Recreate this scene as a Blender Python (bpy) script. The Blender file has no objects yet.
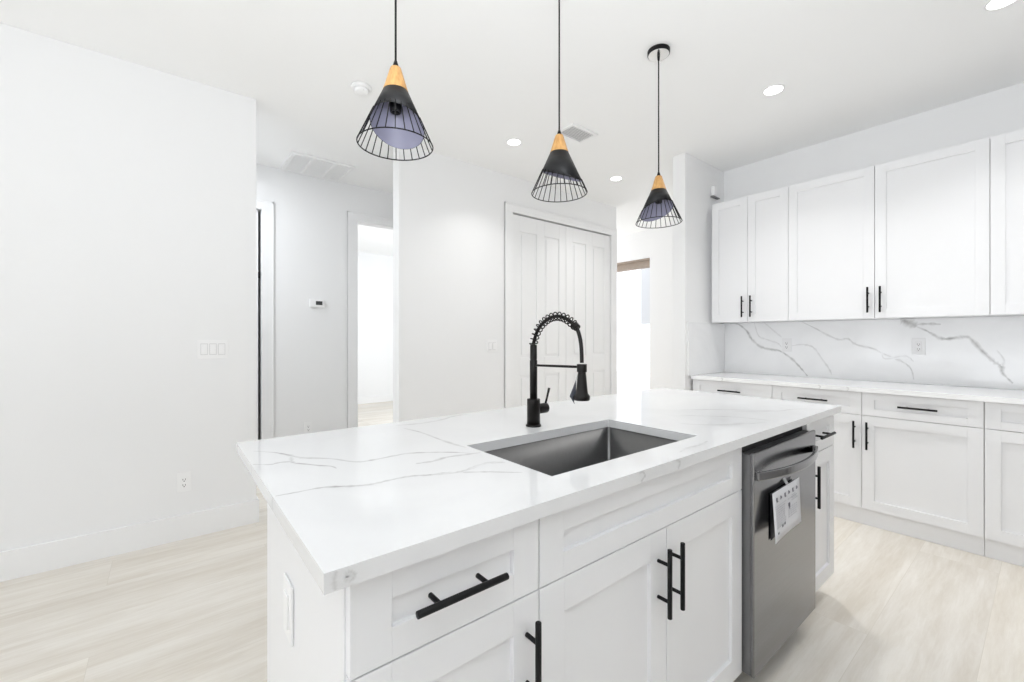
import bpy, bmesh, math, random
from mathutils import Vector, Matrix
random.seed(4)
S = bpy.context.scene
COL = S.collection
PI = math.pi

# ------------------------------------------------------------------ camera, sky, lights, exposure
cam_d = bpy.data.cameras.new('camera')
cam = bpy.data.objects.new('camera', cam_d); COL.objects.link(cam)
cam_d.sensor_fit = 'HORIZONTAL'; cam_d.sensor_width = 36.0
cam_d.lens = 431.2 / 1024 * 36.0
cam_d.shift_y = -3.17 / 1024
cam_d.clip_start = 0.02
cam.location = (0, 0, 1.2423)
cam.rotation_euler = (PI/2, 0, math.radians(51.3137 - 90))
S.camera = cam

S.view_settings.view_transform = 'Standard'
S.view_settings.look = 'None'
S.view_settings.gamma = 1.0
S.view_settings.use_curve_mapping = False
S.view_settings.exposure = 0.21

world = bpy.data.worlds.new('overcast_sky'); S.world = world
world.use_nodes = True
bg = world.node_tree.nodes['Background']
bg.inputs['Color'].default_value = (0.93, 0.96, 1.0, 1)
bg.inputs['Strength'].default_value = 1.5

def area_light(name, loc, direction, sx, sy, power, color=(1, 1, 1)):
    d = bpy.data.lights.new(name, 'AREA'); d.shape = 'RECTANGLE'; d.size = sx; d.size_y = sy
    d.energy = power; d.color = color
    o = bpy.data.objects.new(name, d); COL.objects.link(o)
    o.location = loc
    o.rotation_euler = Vector(direction).to_track_quat('-Z', 'Y').to_euler()
    return o
# unseen area lights filling the living side, ceiling, hall, bedroom and entry
COOL = (0.925, 0.96, 1.0)
area_light('living_side_fill', (-4.50, 0.6, 0.6), (1, 0, 0.95), 4.4, 1.0, 36, COOL)  # added at the sliding doors, tilted up to brighten the ceiling
area_light('ceiling_bounce_fill', (-0.30, -0.40, 1.45), (0.14, 0.18, 0.97), 1.0, 1.0, 57, COOL)  # added fill behind the camera, aimed up to bounce off the ceiling
area_light('hall_fill', (0.0, 4.03, 2.80), (0, 0, -1), 0.3, 0.3, 16, COOL)  # added out of view to brighten the hall, no fitting there
area_light('bedroom_fill', (3.3, 4.95, 1.5), (-0.1, 1, 0.25), 1.3, 1.8, 38, COOL)  # added fill hidden behind the hall wall, no window there
area_light('unseen_entry_light', (5.0, 6.2, 2.0), (0.1, -1, -0.1), 1.1, 1.7, 30)  # unseen area light at the closed end of the entry, facing back

cy = S.cycles
cy.use_denoising = True
cy.max_bounces = 14; cy.diffuse_bounces = 10; cy.glossy_bounces = 6
cy.sample_clamp_indirect = 6.0

# ------------------------------------------------------------------ materials
def mat(name, color, rough=0.5, metal=0.0, spec=0.5, noise=0.0, nscale=40.0, bump=0.0, bscale=200.0, coat=0.0):
    m = bpy.data.materials.new(name); m.use_nodes = True
    nt = m.node_tree; b = nt.nodes['Principled BSDF']
    b.inputs['Roughness'].default_value = rough
    b.inputs['Metallic'].default_value = metal
    b.inputs['Specular IOR Level'].default_value = spec
    b.inputs['Coat Weight'].default_value = coat
    c = (*color, 1)
    tc = nt.nodes.new('ShaderNodeTexCoord')
    n = nt.nodes.new('ShaderNodeTexNoise'); n.inputs['Scale'].default_value = nscale
    n.inputs['Detail'].default_value = 4
    nt.links.new(tc.outputs['Object'], n.inputs['Vector'])
    mx = nt.nodes.new('ShaderNodeMix'); mx.data_type = 'RGBA'
    k = 1.0 - noise
    mx.inputs['A'].default_value = (color[0]*k, color[1]*k, color[2]*k, 1)
    mx.inputs['B'].default_value = c
    nt.links.new(n.outputs['Fac'], mx.inputs['Factor'])
    nt.links.new(mx.outputs['Result'], b.inputs['Base Color'])
    if bump:
        n2 = nt.nodes.new('ShaderNodeTexNoise'); n2.inputs['Scale'].default_value = bscale
        nt.links.new(tc.outputs['Object'], n2.inputs['Vector'])
        bp = nt.nodes.new('ShaderNodeBump'); bp.inputs['Strength'].default_value = bump
        bp.inputs['Distance'].default_value = 0.002
        nt.links.new(n2.outputs['Fac'], bp.inputs['Height'])
        nt.links.new(bp.outputs['Normal'], b.inputs['Normal'])
    return m

M = {}
M['wall'] = mat('white_wall_paint', (0.83, 0.832, 0.835), 0.75, noise=0.015, nscale=3, bump=0.05, bscale=120)
M['ceiling'] = mat('white_ceiling_paint', (0.90, 0.902, 0.90), 0.85, noise=0.015, nscale=3, bump=0.08, bscale=90)
M['wall_grey'] = mat('bounce_cut_grey', (0.58, 0.58, 0.58), 0.75, noise=0.03, nscale=3)  # invented grey for the unseen back wall, cuts bounce onto the island front
M['trim'] = mat('white_trim_gloss', (0.845, 0.847, 0.85), 0.35, noise=0.01)
M['cab'] = mat('white_cabinet_lacquer', (0.805, 0.808, 0.82), 0.32, noise=0.012, nscale=6)
M['toe'] = mat('white_toe_board', (0.80, 0.80, 0.81), 0.45, noise=0.02)
M['plastic'] = mat('white_plastic', (0.86, 0.86, 0.86), 0.35, noise=0.01)
M['plastic_grey'] = mat('grey_plastic', (0.55, 0.55, 0.55), 0.45, noise=0.02)
M['plate_soft'] = mat('soft_white_plate', (0.76, 0.76, 0.765), 0.4)
M['slot'] = mat('dark_slot', (0.05, 0.05, 0.05), 0.6)
M['black'] = mat('matte_black_metal', (0.007, 0.007, 0.008), 0.42, spec=0.22, noise=0.2)
M['faucet'] = mat('oil_rubbed_black', (0.009, 0.007, 0.0065), 0.36, spec=0.28, noise=0.3, nscale=25)
M['shade_black'] = mat('satin_black_shade', (0.011, 0.011, 0.012), 0.45, spec=0.35, noise=0.15)
M['lining'] = mat('lavender_grey_lining', (0.27, 0.27, 0.37), 0.45, noise=0.05)
M['darkgap'] = mat('dark_interior', (0.03, 0.03, 0.03), 0.8)
M['steel_sink'] = mat('sink_steel', (0.185, 0.185, 0.185), 0.33, metal=1.0, noise=0.12, nscale=60)
M['dw_side'] = mat('dark_grey_steel', (0.20, 0.20, 0.205), 0.45, metal=0.6, noise=0.05)
M['chrome'] = mat('polished_plate', (0.75, 0.75, 0.75), 0.18, metal=1.0)
M['paper'] = mat('leaflet_paper', (0.72, 0.72, 0.75), 0.6, noise=0.03)
M['tape'] = mat('clear_grey_tape', (0.42, 0.42, 0.43), 0.25)
M['ink'] = mat('leaflet_ink', (0.16, 0.16, 0.20), 0.6, noise=0.3, nscale=90)
M['ink_soft'] = mat('leaflet_soft_ink', (0.42, 0.42, 0.46), 0.6, noise=0.3, nscale=90)
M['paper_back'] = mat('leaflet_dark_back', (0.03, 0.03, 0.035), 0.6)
M['bracket'] = mat('grey_bracket', (0.20, 0.20, 0.20), 0.6)
M['louvre'] = mat('grey_louvre', (0.68, 0.68, 0.68), 0.5)
M['vent_back'] = mat('vent_shadow_box', (0.10, 0.10, 0.10), 0.8)
M['jamb_wood'] = mat('beige_wood_jamb', (0.42, 0.345, 0.285), 0.6, noise=0.25, nscale=18)
M['bronze'] = mat('dark_bronze_frame', (0.06, 0.055, 0.05), 0.4, metal=0.4)
M['grey_panel'] = mat('pale_grey_panel', (0.74, 0.75, 0.77), 0.6, noise=0.03)
M['stucco'] = mat('white_stucco', (0.88, 0.88, 0.88), 0.9, noise=0.03, bump=0.2)
M['pale_tile'] = mat('pale_floor', (0.80, 0.79, 0.77), 0.4, noise=0.04, nscale=2)

def wood_mat():
    m = bpy.data.materials.new('turned_oak'); m.use_nodes = True
    nt = m.node_tree; b = nt.nodes['Principled BSDF']; b.inputs['Roughness'].default_value = 0.45
    tc = nt.nodes.new('ShaderNodeTexCoord'); mp = nt.nodes.new('ShaderNodeMapping')
    mp.inputs['Scale'].default_value = (60, 60, 9)
    nt.links.new(tc.outputs['Object'], mp.inputs['Vector'])
    n = nt.nodes.new('ShaderNodeTexNoise'); n.inputs['Scale'].default_value = 1.6; n.inputs['Detail'].default_value = 5
    nt.links.new(mp.outputs['Vector'], n.inputs['Vector'])
    r = nt.nodes.new('ShaderNodeValToRGB')
    r.color_ramp.elements[0].position = 0.3; r.color_ramp.elements[0].color = (0.48, 0.24, 0.07, 1)
    r.color_ramp.elements[1].position = 0.75; r.color_ramp.elements[1].color = (0.72, 0.43, 0.16, 1)
    nt.links.new(n.outputs['Fac'], r.inputs['Fac']); nt.links.new(r.outputs['Color'], b.inputs['Base Color'])
    return m
M['oak'] = wood_mat()

def floor_mat():
    m = bpy.data.materials.new('pale_oak_planks'); m.use_nodes = True
    nt = m.node_tree; L = nt.links; N = nt.nodes.new
    b = nt.nodes['Principled BSDF']; b.inputs['Roughness'].default_value = 0.42
    b.inputs['Specular IOR Level'].default_value = 0.4
    tc = N('ShaderNodeTexCoord'); mp = N('ShaderNodeMapping'); mp.inputs['Location'].default_value = (0.47+0.9, -0.168, 0)
    L.new(tc.outputs['Object'], mp.inputs['Vector'])
    br = N('ShaderNodeTexBrick'); br.offset = 0.38; br.offset_frequency = 3
    br.inputs['Color1'].default_value = (0, 0, 0, 1); br.inputs['Color2'].default_value = (1, 1, 1, 1)
    br.inputs['Mortar'].default_value = (0.5, 0.5, 0.5, 1)
    br.inputs['Scale'].default_value = 1.0; br.inputs['Mortar Size'].default_value = 0.0012
    br.inputs['Mortar Smooth'].default_value = 0.2
    br.inputs['Brick Width'].default_value = 1.83; br.inputs['Row Height'].default_value = 0.31
    L.new(mp.outputs['Vector'], br.inputs['Vector'])
    # per-plank offset into the grain
    sep = N('ShaderNodeVectorMath'); sep.operation = 'MULTIPLY_ADD'
    sep.inputs[1].default_value = (7.0, 3.0, 11.0)
    L.new(br.outputs['Color'], sep.inputs[0])
    st = N('ShaderNodeMapping'); st.inputs['Scale'].default_value = (0.9, 7.0, 1.0)
    L.new(tc.outputs['Object'], st.inputs['Vector']); L.new(st.outputs['Vector'], sep.inputs[2])
    n1 = N('ShaderNodeTexNoise'); n1.inputs['Scale'].default_value = 1.3; n1.inputs['Detail'].default_value = 6
    n1.inputs['Roughness'].default_value = 0.62; n1.inputs['Distortion'].default_value = 0.9
    L.new(sep.outputs[0], n1.inputs['Vector'])
    n2 = N('ShaderNodeTexNoise'); n2.inputs['Scale'].default_value = 0.45; n2.inputs['Detail'].default_value = 3
    n2.inputs['Distortion'].default_value = 2.2
    L.new(sep.outputs[0], n2.inputs['Vector'])
    ad = N('ShaderNodeMath'); ad.operation = 'MULTIPLY_ADD'; ad.inputs[1].default_value = 0.55
    L.new(n1.outputs['Fac'], ad.inputs[0])
    m2 = N('ShaderNodeMath'); m2.operation = 'MULTIPLY'; m2.inputs[1].default_value = 0.45
    L.new(n2.outputs['Fac'], m2.inputs[0]); L.new(m2.outputs[0], ad.inputs[2])
    fm = N('ShaderNodeMapping'); fm.inputs['Scale'].default_value = (2.5, 3.2, 1.0)
    L.new(sep.outputs[0], fm.inputs['Vector'])
    n3 = N('ShaderNodeTexNoise'); n3.inputs['Scale'].default_value = 2.6; n3.inputs['Detail'].default_value = 8; n3.inputs['Roughness'].default_value = 0.7
    n3.inputs['Distortion'].default_value = 0.5
    L.new(fm.outputs['Vector'], n3.inputs['Vector'])
    ad3 = N('ShaderNodeMath'); ad3.operation = 'MULTIPLY_ADD'; ad3.inputs[1].default_value = 0.42
    L.new(n3.outputs['Fac'], ad3.inputs[0]); L.new(ad.outputs[0], ad3.inputs[2])
    sb = N('ShaderNodeMath'); sb.operation = 'SUBTRACT'; sb.inputs[1].default_value = 0.21; L.new(ad3.outputs[0], sb.inputs[0])
    r = N('ShaderNodeValToRGB'); e = r.color_ramp.elements
    e[0].position = 0.33; e[0].color = (0.655, 0.607, 0.53, 1)
    e[1].position = 0.62; e[1].color = (0.80, 0.77, 0.715, 1)
    L.new(sb.outputs[0], r.inputs['Fac'])
    # plank to plank tone
    pt = N('ShaderNodeMix'); pt.data_type = 'RGBA'; pt.blend_type = 'MULTIPLY'
    tone = N('ShaderNodeValToRGB'); tone.color_ramp.elements[0].color = (0.95, 0.95, 0.955, 1); tone.color_ramp.elements[1].color = (1, 0.99, 0.975, 1)
    L.new(br.outputs['Color'], tone.inputs['Fac'])
    pt.inputs['Factor'].default_value = 1
    L.new(r.outputs['Color'], pt.inputs['A']); L.new(tone.outputs['Color'], pt.inputs['B'])
    sm = N('ShaderNodeMix'); sm.data_type = 'RGBA'; sm.inputs['B'].default_value = (0.64, 0.60, 0.53, 1)
    L.new(br.outputs['Fac'], sm.inputs['Factor']); L.new(pt.outputs['Result'], sm.inputs['A'])
    L.new(sm.outputs['Result'], b.inputs['Base Color'])
    return m
M['floor'] = floor_mat()

def quartz(name, vein, g=1.0):
    m = bpy.data.materials.new(name); m.use_nodes = True
    nt = m.node_tree; L = nt.links; N = nt.nodes.new
    b = nt.nodes['Principled BSDF']; b.inputs['Roughness'].default_value = 0.09
    b.inputs['Specular IOR Level'].default_value = 0.5
    tc = N('ShaderNodeTexCoord')
    n = N('ShaderNodeTexNoise'); n.inputs['Scale'].default_value = 2.2; n.inputs['Detail'].default_value = 5; n.inputs['Distortion'].default_value = 1.5
    L.new(tc.outputs['Object'], n.inputs['Vector'])
    r = N('ShaderNodeValToRGB')
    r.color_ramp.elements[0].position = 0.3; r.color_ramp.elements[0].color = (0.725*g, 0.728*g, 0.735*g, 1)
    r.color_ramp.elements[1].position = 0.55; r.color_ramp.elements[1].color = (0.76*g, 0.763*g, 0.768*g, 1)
    L.new(n.outputs['Fac'], r.inputs['Fac'])
    if not vein:
        L.new(r.outputs['Color'], b.inputs['Base Color']); return m
    a = N('ShaderNodeAttribute'); a.attribute_name = 'vein'
    n2 = N('ShaderNodeTexNoise'); n2.inputs['Scale'].default_value = 22; n2.inputs['Detail'].default_value = 5
    L.new(tc.outputs['Object'], n2.inputs['Vector'])
    mr = N('ShaderNodeMapRange'); mr.inputs['From Min'].default_value = 0.3; mr.inputs['From Max'].default_value = 0.65
    mr.inputs['To Min'].default_value = 0.45; mr.inputs['To Max'].default_value = 1.0
    L.new(n2.outputs['Fac'], mr.inputs['Value'])
    mu = N('ShaderNodeMath'); mu.operation = 'MULTIPLY'
    L.new(a.outputs['Fac'], mu.inputs[0]); L.new(mr.outputs['Result'], mu.inputs[1])
    mx = N('ShaderNodeMix'); mx.data_type = 'RGBA'; mx.inputs['B'].default_value = (0.25, 0.245, 0.235, 1)
    L.new(mu.outputs[0], mx.inputs['Factor']); L.new(r.outputs['Color'], mx.inputs['A'])
    L.new(mx.outputs['Result'], b.inputs['Base Color'])
    return m
M['quartz'] = quartz('white_quartz', False)
M['vein'] = quartz('grey_quartz_veins', True)
M['splash'] = quartz('shade_lifted_quartz', False, 1.14); M['splash_vein'] = quartz('shade_lifted_veins', True, 1.14)  # same quartz, colour lightened to offset the shade under the wall cabinets

def brushed():
    m = bpy.data.materials.new('brushed_stainless'); m.use_nodes = True
    nt = m.node_tree; L = nt.links; N = nt.nodes.new
    b = nt.nodes['Principled BSDF']; b.inputs['Metallic'].default_value = 1.0
    tc = N('ShaderNodeTexCoord'); mp = N('ShaderNodeMapping'); mp.inputs['Scale'].default_value = (3, 3, 260)
    L.new(tc.outputs['Object'], mp.inputs['Vector'])
    n = N('ShaderNodeTexNoise'); n.inputs['Scale'].default_value = 1.5; n.inputs['Detail'].default_value = 3
    L.new(mp.outputs['Vector'], n.inputs['Vector'])
    r = N('ShaderNodeValToRGB')
    r.color_ramp.elements[0].color = (0.21, 0.21, 0.217, 1); r.color_ramp.elements[1].color = (0.28, 0.28, 0.288, 1)
    L.new(n.outputs['Fac'], r.inputs['Fac']); L.new(r.outputs['Color'], b.inputs['Base Color'])
    b.inputs['Roughness'].default_value = 0.17
    return m
M['steel'] = brushed()

def emit(name, color, strength):
    m = bpy.data.materials.new(name); m.use_nodes = True
    nt = m.node_tree
    for n in list(nt.nodes):
        if n.type == 'BSDF_PRINCIPLED': nt.nodes.remove(n)
    e = nt.nodes.new('ShaderNodeEmission'); e.inputs['Color'].default_value = (*color, 1); e.inputs['Strength'].default_value = strength
    nt.links.new(e.outputs[0], nt.nodes['Material Output'].inputs['Surface'])
    return m
M['lamp'] = emit('lit_lamp_lens', (1.0, 0.99, 0.97), 9.0)

def glass_mat():
    m = bpy.data.materials.new('window_glass'); m.use_nodes = True
    nt = m.node_tree
    for n in list(nt.nodes):
        if n.type == 'BSDF_PRINCIPLED': nt.nodes.remove(n)
    t = nt.nodes.new('ShaderNodeBsdfTransparent'); g = nt.nodes.new('ShaderNodeBsdfGlossy'); g.inputs['Roughness'].default_value = 0.02
    mx = nt.nodes.new('ShaderNodeMixShader'); mx.inputs[0].default_value = 0.05
    nt.links.new(t.outputs[0], mx.inputs[1]); nt.links.new(g.outputs[0], mx.inputs[2])
    nt.links.new(mx.outputs[0], nt.nodes['Material Output'].inputs['Surface'])
    return m
M['glass'] = glass_mat()

# ------------------------------------------------------------------ mesh helpers (world coordinates, made local to the parent on linking)
def bx(bm, x0, x1, y0, y1, z0, z1, bevel=0.0, mi=0):
    if x0 > x1: x0, x1 = x1, x0
    if y0 > y1: y0, y1 = y1, y0
    if z0 > z1: z0, z1 = z1, z0
    r = bmesh.ops.create_cube(bm, size=1.0)
    for v in r['verts']:
        v.co = Vector(((x0+x1)/2 + v.co.x*(x1-x0), (y0+y1)/2 + v.co.y*(y1-y0), (z0+z1)/2 + v.co.z*(z1-z0)))
    fs = set(f for v in r['verts'] for f in v.link_faces)
    for f in fs: f.material_index = mi
    if bevel:
        es = list(set(e for v in r['verts'] for e in v.link_edges))
        q = bmesh.ops.bevel(bm, geom=es, offset=bevel, segments=2, affect='EDGES', profile=0.6)
        for f in q['faces']: f.material_index = mi
    return bm

def cyl(bm, a, b, r0, r1=None, seg=20, caps=True, smooth=True):
    a = Vector(a); b = Vector(b); r1 = r0 if r1 is None else r1
    d = (b-a); L = d.length; q = d.to_track_quat('Z', 'Y')
    m = Matrix.Translation((a+b)/2) @ q.to_matrix().to_4x4()
    r = bmesh.ops.create_cone(bm, cap_ends=caps, cap_tris=False, segments=seg, radius1=r0, radius2=r1, depth=L, matrix=m)
    if smooth:
        for f in set(f for v in r['verts'] for f in v.link_faces):
            if len(f.verts) == 4: f.smooth = True
    return bm

def tube(bm, pts, r, seg=8, closed=False, caps=True):
    """swept round bar along a polyline, r a number or a list"""
    P = [Vector(p) for p in pts]; n = len(P); rings = []
    up = None
    for i, p in enumerate(P):
        if closed: t = (P[(i+1) % n] - P[i-1])
        else: t = P[min(i+1, n-1)] - P[max(i-1, 0)]
        t.normalize()
        if up is None:
            up = Vector((0, 0, 1)) if abs(t.z) < 0.9 else Vector((1, 0, 0))
        s = t.cross(up); s.normalize(); u = s.cross(t); u.normalize(); up = u
        rr = r[i] if isinstance(r, (list, tuple)) else r
        rings.append([bm.verts.new(p + s*rr*math.cos(2*PI*k/seg) + u*rr*math.sin(2*PI*k/seg)) for k in range(seg)])
    m = n if closed else n-1
    for i in range(m):
        A, B = rings[i], rings[(i+1) % n]
        for k in range(seg):
            f = bm.faces.new((A[k], A[(k+1) % seg], B[(k+1) % seg], B[k])); f.smooth = True
    if caps and not closed:
        bm.faces.new(rings[0][::-1]); bm.faces.new(rings[-1])
    return bm

def lathe(bm, prof, c, seg=32, smooth=True):
    """profile [(r, z)] about the vertical through c=(x, y)"""
    rings = []
    for r, z in prof:
        if r < 1e-6: rings.append([bm.verts.new((c[0], c[1], z))])
        else: rings.append([bm.verts.new((c[0]+r*math.cos(2*PI*k/seg), c[1]+r*math.sin(2*PI*k/seg), z)) for k in range(seg)])
    for A, B in zip(rings, rings[1:]):
        for k in range(seg):
            if len(A) == 1 and len(B) == 1: continue
            if len(A) == 1: f = bm.faces.new((A[0], B[k], B[(k+1) % seg]))
            elif len(B) == 1: f = bm.faces.new((A[k], A[(k+1) % seg], B[0]))
            else: f = bm.faces.new((A[k], A[(k+1) % seg], B[(k+1) % seg], B[k]))
            f.smooth = smooth
    return bm

def new(): return bmesh.new()

def root_loc(o):
    v = Vector((0, 0, 0))
    while o is not None:
        v = v + o.location; o = o.parent
    return v

def obj(name, bm, m, parent=None, bevel=0.0, sharp=None):
    base = root_loc(parent) if parent else Vector((0, 0, 0))
    if base.length: bmesh.ops.translate(bm, verts=bm.verts, vec=-base)
    bmesh.ops.recalc_face_normals(bm, faces=bm.faces)
    me = bpy.data.meshes.new(name); bm.to_mesh(me); bm.free()
    for q in (m if isinstance(m, (list, tuple)) else [m]): me.materials.append(q)
    o = bpy.data.objects.new(name, me); COL.objects.link(o)
    if parent: o.parent = parent
    if bevel:
        md = o.modifiers.new('edge', 'BEVEL'); md.width = bevel; md.segments = 2; md.limit_method = 'ANGLE'; md.angle_limit = math.radians(50)
    return o

def thing(name, label, cat, loc, group=None):
    o = bpy.data.objects.new(name, None); COL.objects.link(o)
    o.empty_display_size = 0.1
    o.location = loc; o['label'] = label; o['category'] = cat
    if group: o['group'] = group
    return o
def tag(o, label, cat, group=None):
    o['label'] = label; o['category'] = cat
    if group: o['group'] = group
    return o
def struct(name, bm, m, bevel=0.0, parent=None):
    o = obj(name, bm, m, parent, bevel)
    if parent is None: o['kind'] = 'structure'
    return o
def dup(root, loc, rotz=0.0, label=None):
    r = root.copy(); COL.objects.link(r); r.location = loc; r.rotation_euler = (0, 0, rotz)
    if label: r['label'] = label
    for ch in list(root.children):
        c = ch.copy(); COL.objects.link(c); c.parent = r
        for g in list(ch.children):
            d = g.copy(); COL.objects.link(d); d.parent = c
    return r

# ------------------------------------------------------------------ dimensions
H = 2.853                      # ceiling
YL = 3.352; XL = 0.473         # living-side wall and its end
XC = 1.493                     # start of closet wall
XCE = 4.335                    # its end
YH = 4.591                     # hall wall
XR = 4.218; YR = 1.981; XRE = 3.511
XW = -4.6; YB = -2.4; YK2 = -1.15           # window wall, kitchen back wall
XF = 5.6                       # entry wall
T = 0.12

# ------------------------------------------------------------------ setting
b = new(); bx(b, XW-0.2, XF+0.25, YB-0.15, 8.4, -0.12, 0.0); struct('floor', b, M['floor'])
b = new(); bx(b, XW-0.2, XF+0.25, YB-0.15, 8.4, H, H+0.12); struct('ceiling', b, M['ceiling'])
b = new(); bx(b, XW, XL, YL, YL+T, 0, H); struct('wall_left', b, M['wall'], 0.004)
# closet wall with a wide opening
DX0, DX1, DZ = 2.69, 4.232, 2.495
b = new(); bx(b, XC, DX0, YL, YL+T, 0, H); bx(b, DX1, XCE, YL, YL+T, 0, H); bx(b, DX0, DX1, YL, YL+T, DZ, H)
struct('wall_front', b, M['wall'])
# closet behind the doors, closing the far side towards the entry
b = new(); bx(b, XC+0.95, XC+1.05, YL+T, 4.25, 0, H); bx(b, XC+0.95, XCE, 4.25, 4.35, 0, H); bx(b, XCE-T, XCE, YL+T, 4.25, 0, H)
struct('wall_closet', b, M['wall'])
# hall wall: two door openings
HX = [(-1.6, -0.13), (0.69, 1.566), (2.40, 3.6)]
b = new()
for q0, q1 in HX: bx(b, q0, q1, YH, YH+T, 0, H)
bx(b, -0.13, 0.69, YH, YH+T, 2.44, H); bx(b, 1.566, 2.40, YH, YH+T, 2.49, H)
struct('wall_hall', b, M['wall'])
b = new(); bx(b, -1.7, -1.6, YL+T, YH+T, 0, H); struct('wall_hall_end', b, M['wall'])
# dark cupboard behind the hall's closed door
b = new(); bx(b, -0.25, -0.13, YH+T, 5.5, 0, H); bx(b, 0.69, 0.76, YH+T, 5.5, 0, H); bx(b, -0.25, 0.76, 5.5, 5.6, 0, H)
struct('wall_cupboard', b, M['wall'])
# bright bedroom beyond the open doorway
b = new(); bx(b, 0.76, 4.6, 8.1, 8.2, 0, H); bx(b, 0.76, 0.86, 5.6, 8.1, 0, H); bx(b, 4.1, 4.2, YH+T, 8.1, 0, H)
struct('wall_bedroom', b, M['wall'])
b = new(); bx(b, 0.9, 4.1, 8.085, 8.1, 0, 0.13); struct('baseboard_bedroom', b, M['trim'])
# right wall, return wall
b = new(); bx(b, XR, XR+T, YK2, YR, 0, H); struct('wall_right', b, M['wall'])
b = new(); bx(b, XRE, XF, YR, YR+T, 0, H); struct('wall_return', b, M['wall'], 0.004)
# entry wall with the open doorway
EY0, EY1, EZ = 3.72, 4.70, 2.438
b = new(); bx(b, XF, XF+0.2, YR+T, EY0, 0, H); bx(b, XF, XF+0.2, EY1, 8.2, 0, H); bx(b, XF, XF+0.2, EY0, EY1, EZ, H)
struct('wall_entry', b, M['wall'])
b = new(); bx(b, 4.2, XF, 6.6, 6.7, 0, H); struct('wall_entry_end', b, M['wall'])
# kitchen wall behind the camera, greyed to cut bounced light, window wall of the living room
b = new(); bx(b, XW, -1.3, YB-0.12, YB, 0, H); bx(b, -1.42, -1.3, YB, YK2, 0, H); bx(b, -1.3, XR+T, YK2-0.12, YK2, 0, H)
struct('wall_back', b, M['wall_grey'])
b = new(); bx(b, XW-0.15, XW, YB, -1.7, 0, H); bx(b, XW-0.15, XW, 2.9, YL+T, 0, H); bx(b, XW-0.15, XW, -1.7, 2.9, 2.45, H)
struct('wall_window', b, M['wall'])
w = struct('window_1', (lambda q: (bx(q, XW-0.1, XW-0.05, -1.7, 2.9, 0.0, 0.06), bx(q, XW-0.1, XW-0.05, -1.7, 2.9, 2.39, 2.45),
     [bx(q, XW-0.1, XW-0.05, y, y+0.06, 0.06, 2.39) for y in (-1.7, -0.2, 1.34, 2.84)], q)[-1])(new()), M['trim'])
b = new(); bx(b, XW-0.08, XW-0.072, -1.64, 2.84, 0.06, 2.39); obj('pane', b, M['glass'], w)
# ground and a white garden wall outside the entry
b = new(); bx(b, XF+0.25, 14, -2, 14, -0.2, -0.08); struct('floor_porch', b, M['pale_tile'])

# baseboards
def baseboard(name, x0, x1, y0, y1, h=0.15):
    q = new(); bx(q, x0, x1, y0, y1, 0, h); return struct(name, q, M["trim"], 0.001)
baseboard('baseboard_left', XW, XL+0.0, YL-0.016, YL)
baseboard('baseboard_left_end', XL, XL+0.014, YL-0.016, YL+T)
baseboard('baseboard_front', XC-0.0, 2.585, YL-0.014, YL)
baseboard('baseboard_hall', 0.80, 1.469, YH-0.014, YH)
baseboard('baseboard_return', XRE-0.014, XRE, YR, YR+T+0.014)
baseboard('baseboard_entry', XF-0.014, XF, YR+T, EY0-0.02)

# casings: two legs and a head each
def casing(name, axis, a0, a1, plane, ztop, out, w=0.1, t=0.011, legs=(1, 1)):
    """door casing round opening a0..a1; out = sign of the normal"""
    q = new()
    p0, p1 = sorted((plane, plane + out*t))
    if axis == 'x':
        if legs[0]: bx(q, a0-w, a0, p0, p1, 0, ztop)
        if legs[1]: bx(q, a1, a1+w, p0, p1, 0, ztop)
        bx(q, a0-w*legs[0], a1+w*legs[1], p0, p1, ztop, ztop+w*0.85)
        # raised outer bead
        if legs[0]: bx(q, a0-w, a0-w+0.016, p0-(0.003 if out < 0 else 0), p1+(0.003 if out > 0 else 0), 0, ztop+w*0.85)
        if legs[1]: bx(q, a1+w-0.016, a1+w, p0-(0.003 if out < 0 else 0), p1+(0.003 if out > 0 else 0), 0, ztop+w*0.85)
        bx(q, a0-w*legs[0], a1+w*legs[1], p0-(0.003 if out < 0 else 0), p1+(0.003 if out > 0 else 0), ztop+w*0.85-0.016, ztop+w*0.85)
    return struct(name, q, M['trim'], 0.002)
casing('trim_1', 'x', DX0, DX1, YL, DZ, -1, w=0.1)
casing('trim_2', 'x', -0.13, 0.69, YH, 2.44, -1, w=0.1)
casing('trim_3', 'x', 1.578, 2.40, YH, 2.478, -1, w=0.105)
# jamb linings of the open doorway
b = new(); bx(b, 1.566, 1.578, YH-0.005, YH+T+0.005, 0, 2.49); bx(b, 2.386, 2.40, YH-0.005, YH+T+0.005, 0, 2.49); bx(b, 1.578, 2.386, YH-0.005, YH+T+0.005, 2.478, 2.49)
struct('trim_4', b, M['trim'])
# entry doorway: wooden head, thin dark side jamb
b = new(); bx(b, XF+0.02, XF+0.2, EY0+0.012, EY1, EZ-0.02, EZ-0.001); bx(b, XF+0.11, XF+0.2, EY0+0.012, EY1, EZ-0.118, EZ-0.02)
struct('trim_5', b, M['jamb_wood'], 0.002)
b = new(); bx(b, XF+0.14, XF+0.2, EY0, EY0+0.02, 0, EZ-0.118); struct('trim_6', b, M['bronze'])
b = new(); bx(b, 6.9, 6.96, 4.02, 4.78, 1.50, 3.6, 0.02)
bx(b, 6.92, 6.95, 4.30, 4.36, -0.08, 1.6)
tag(obj('notice_panel', b, M['grey_panel']), 'pale grey panel standing outside in the bright entry doorway', 'panel')

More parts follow.
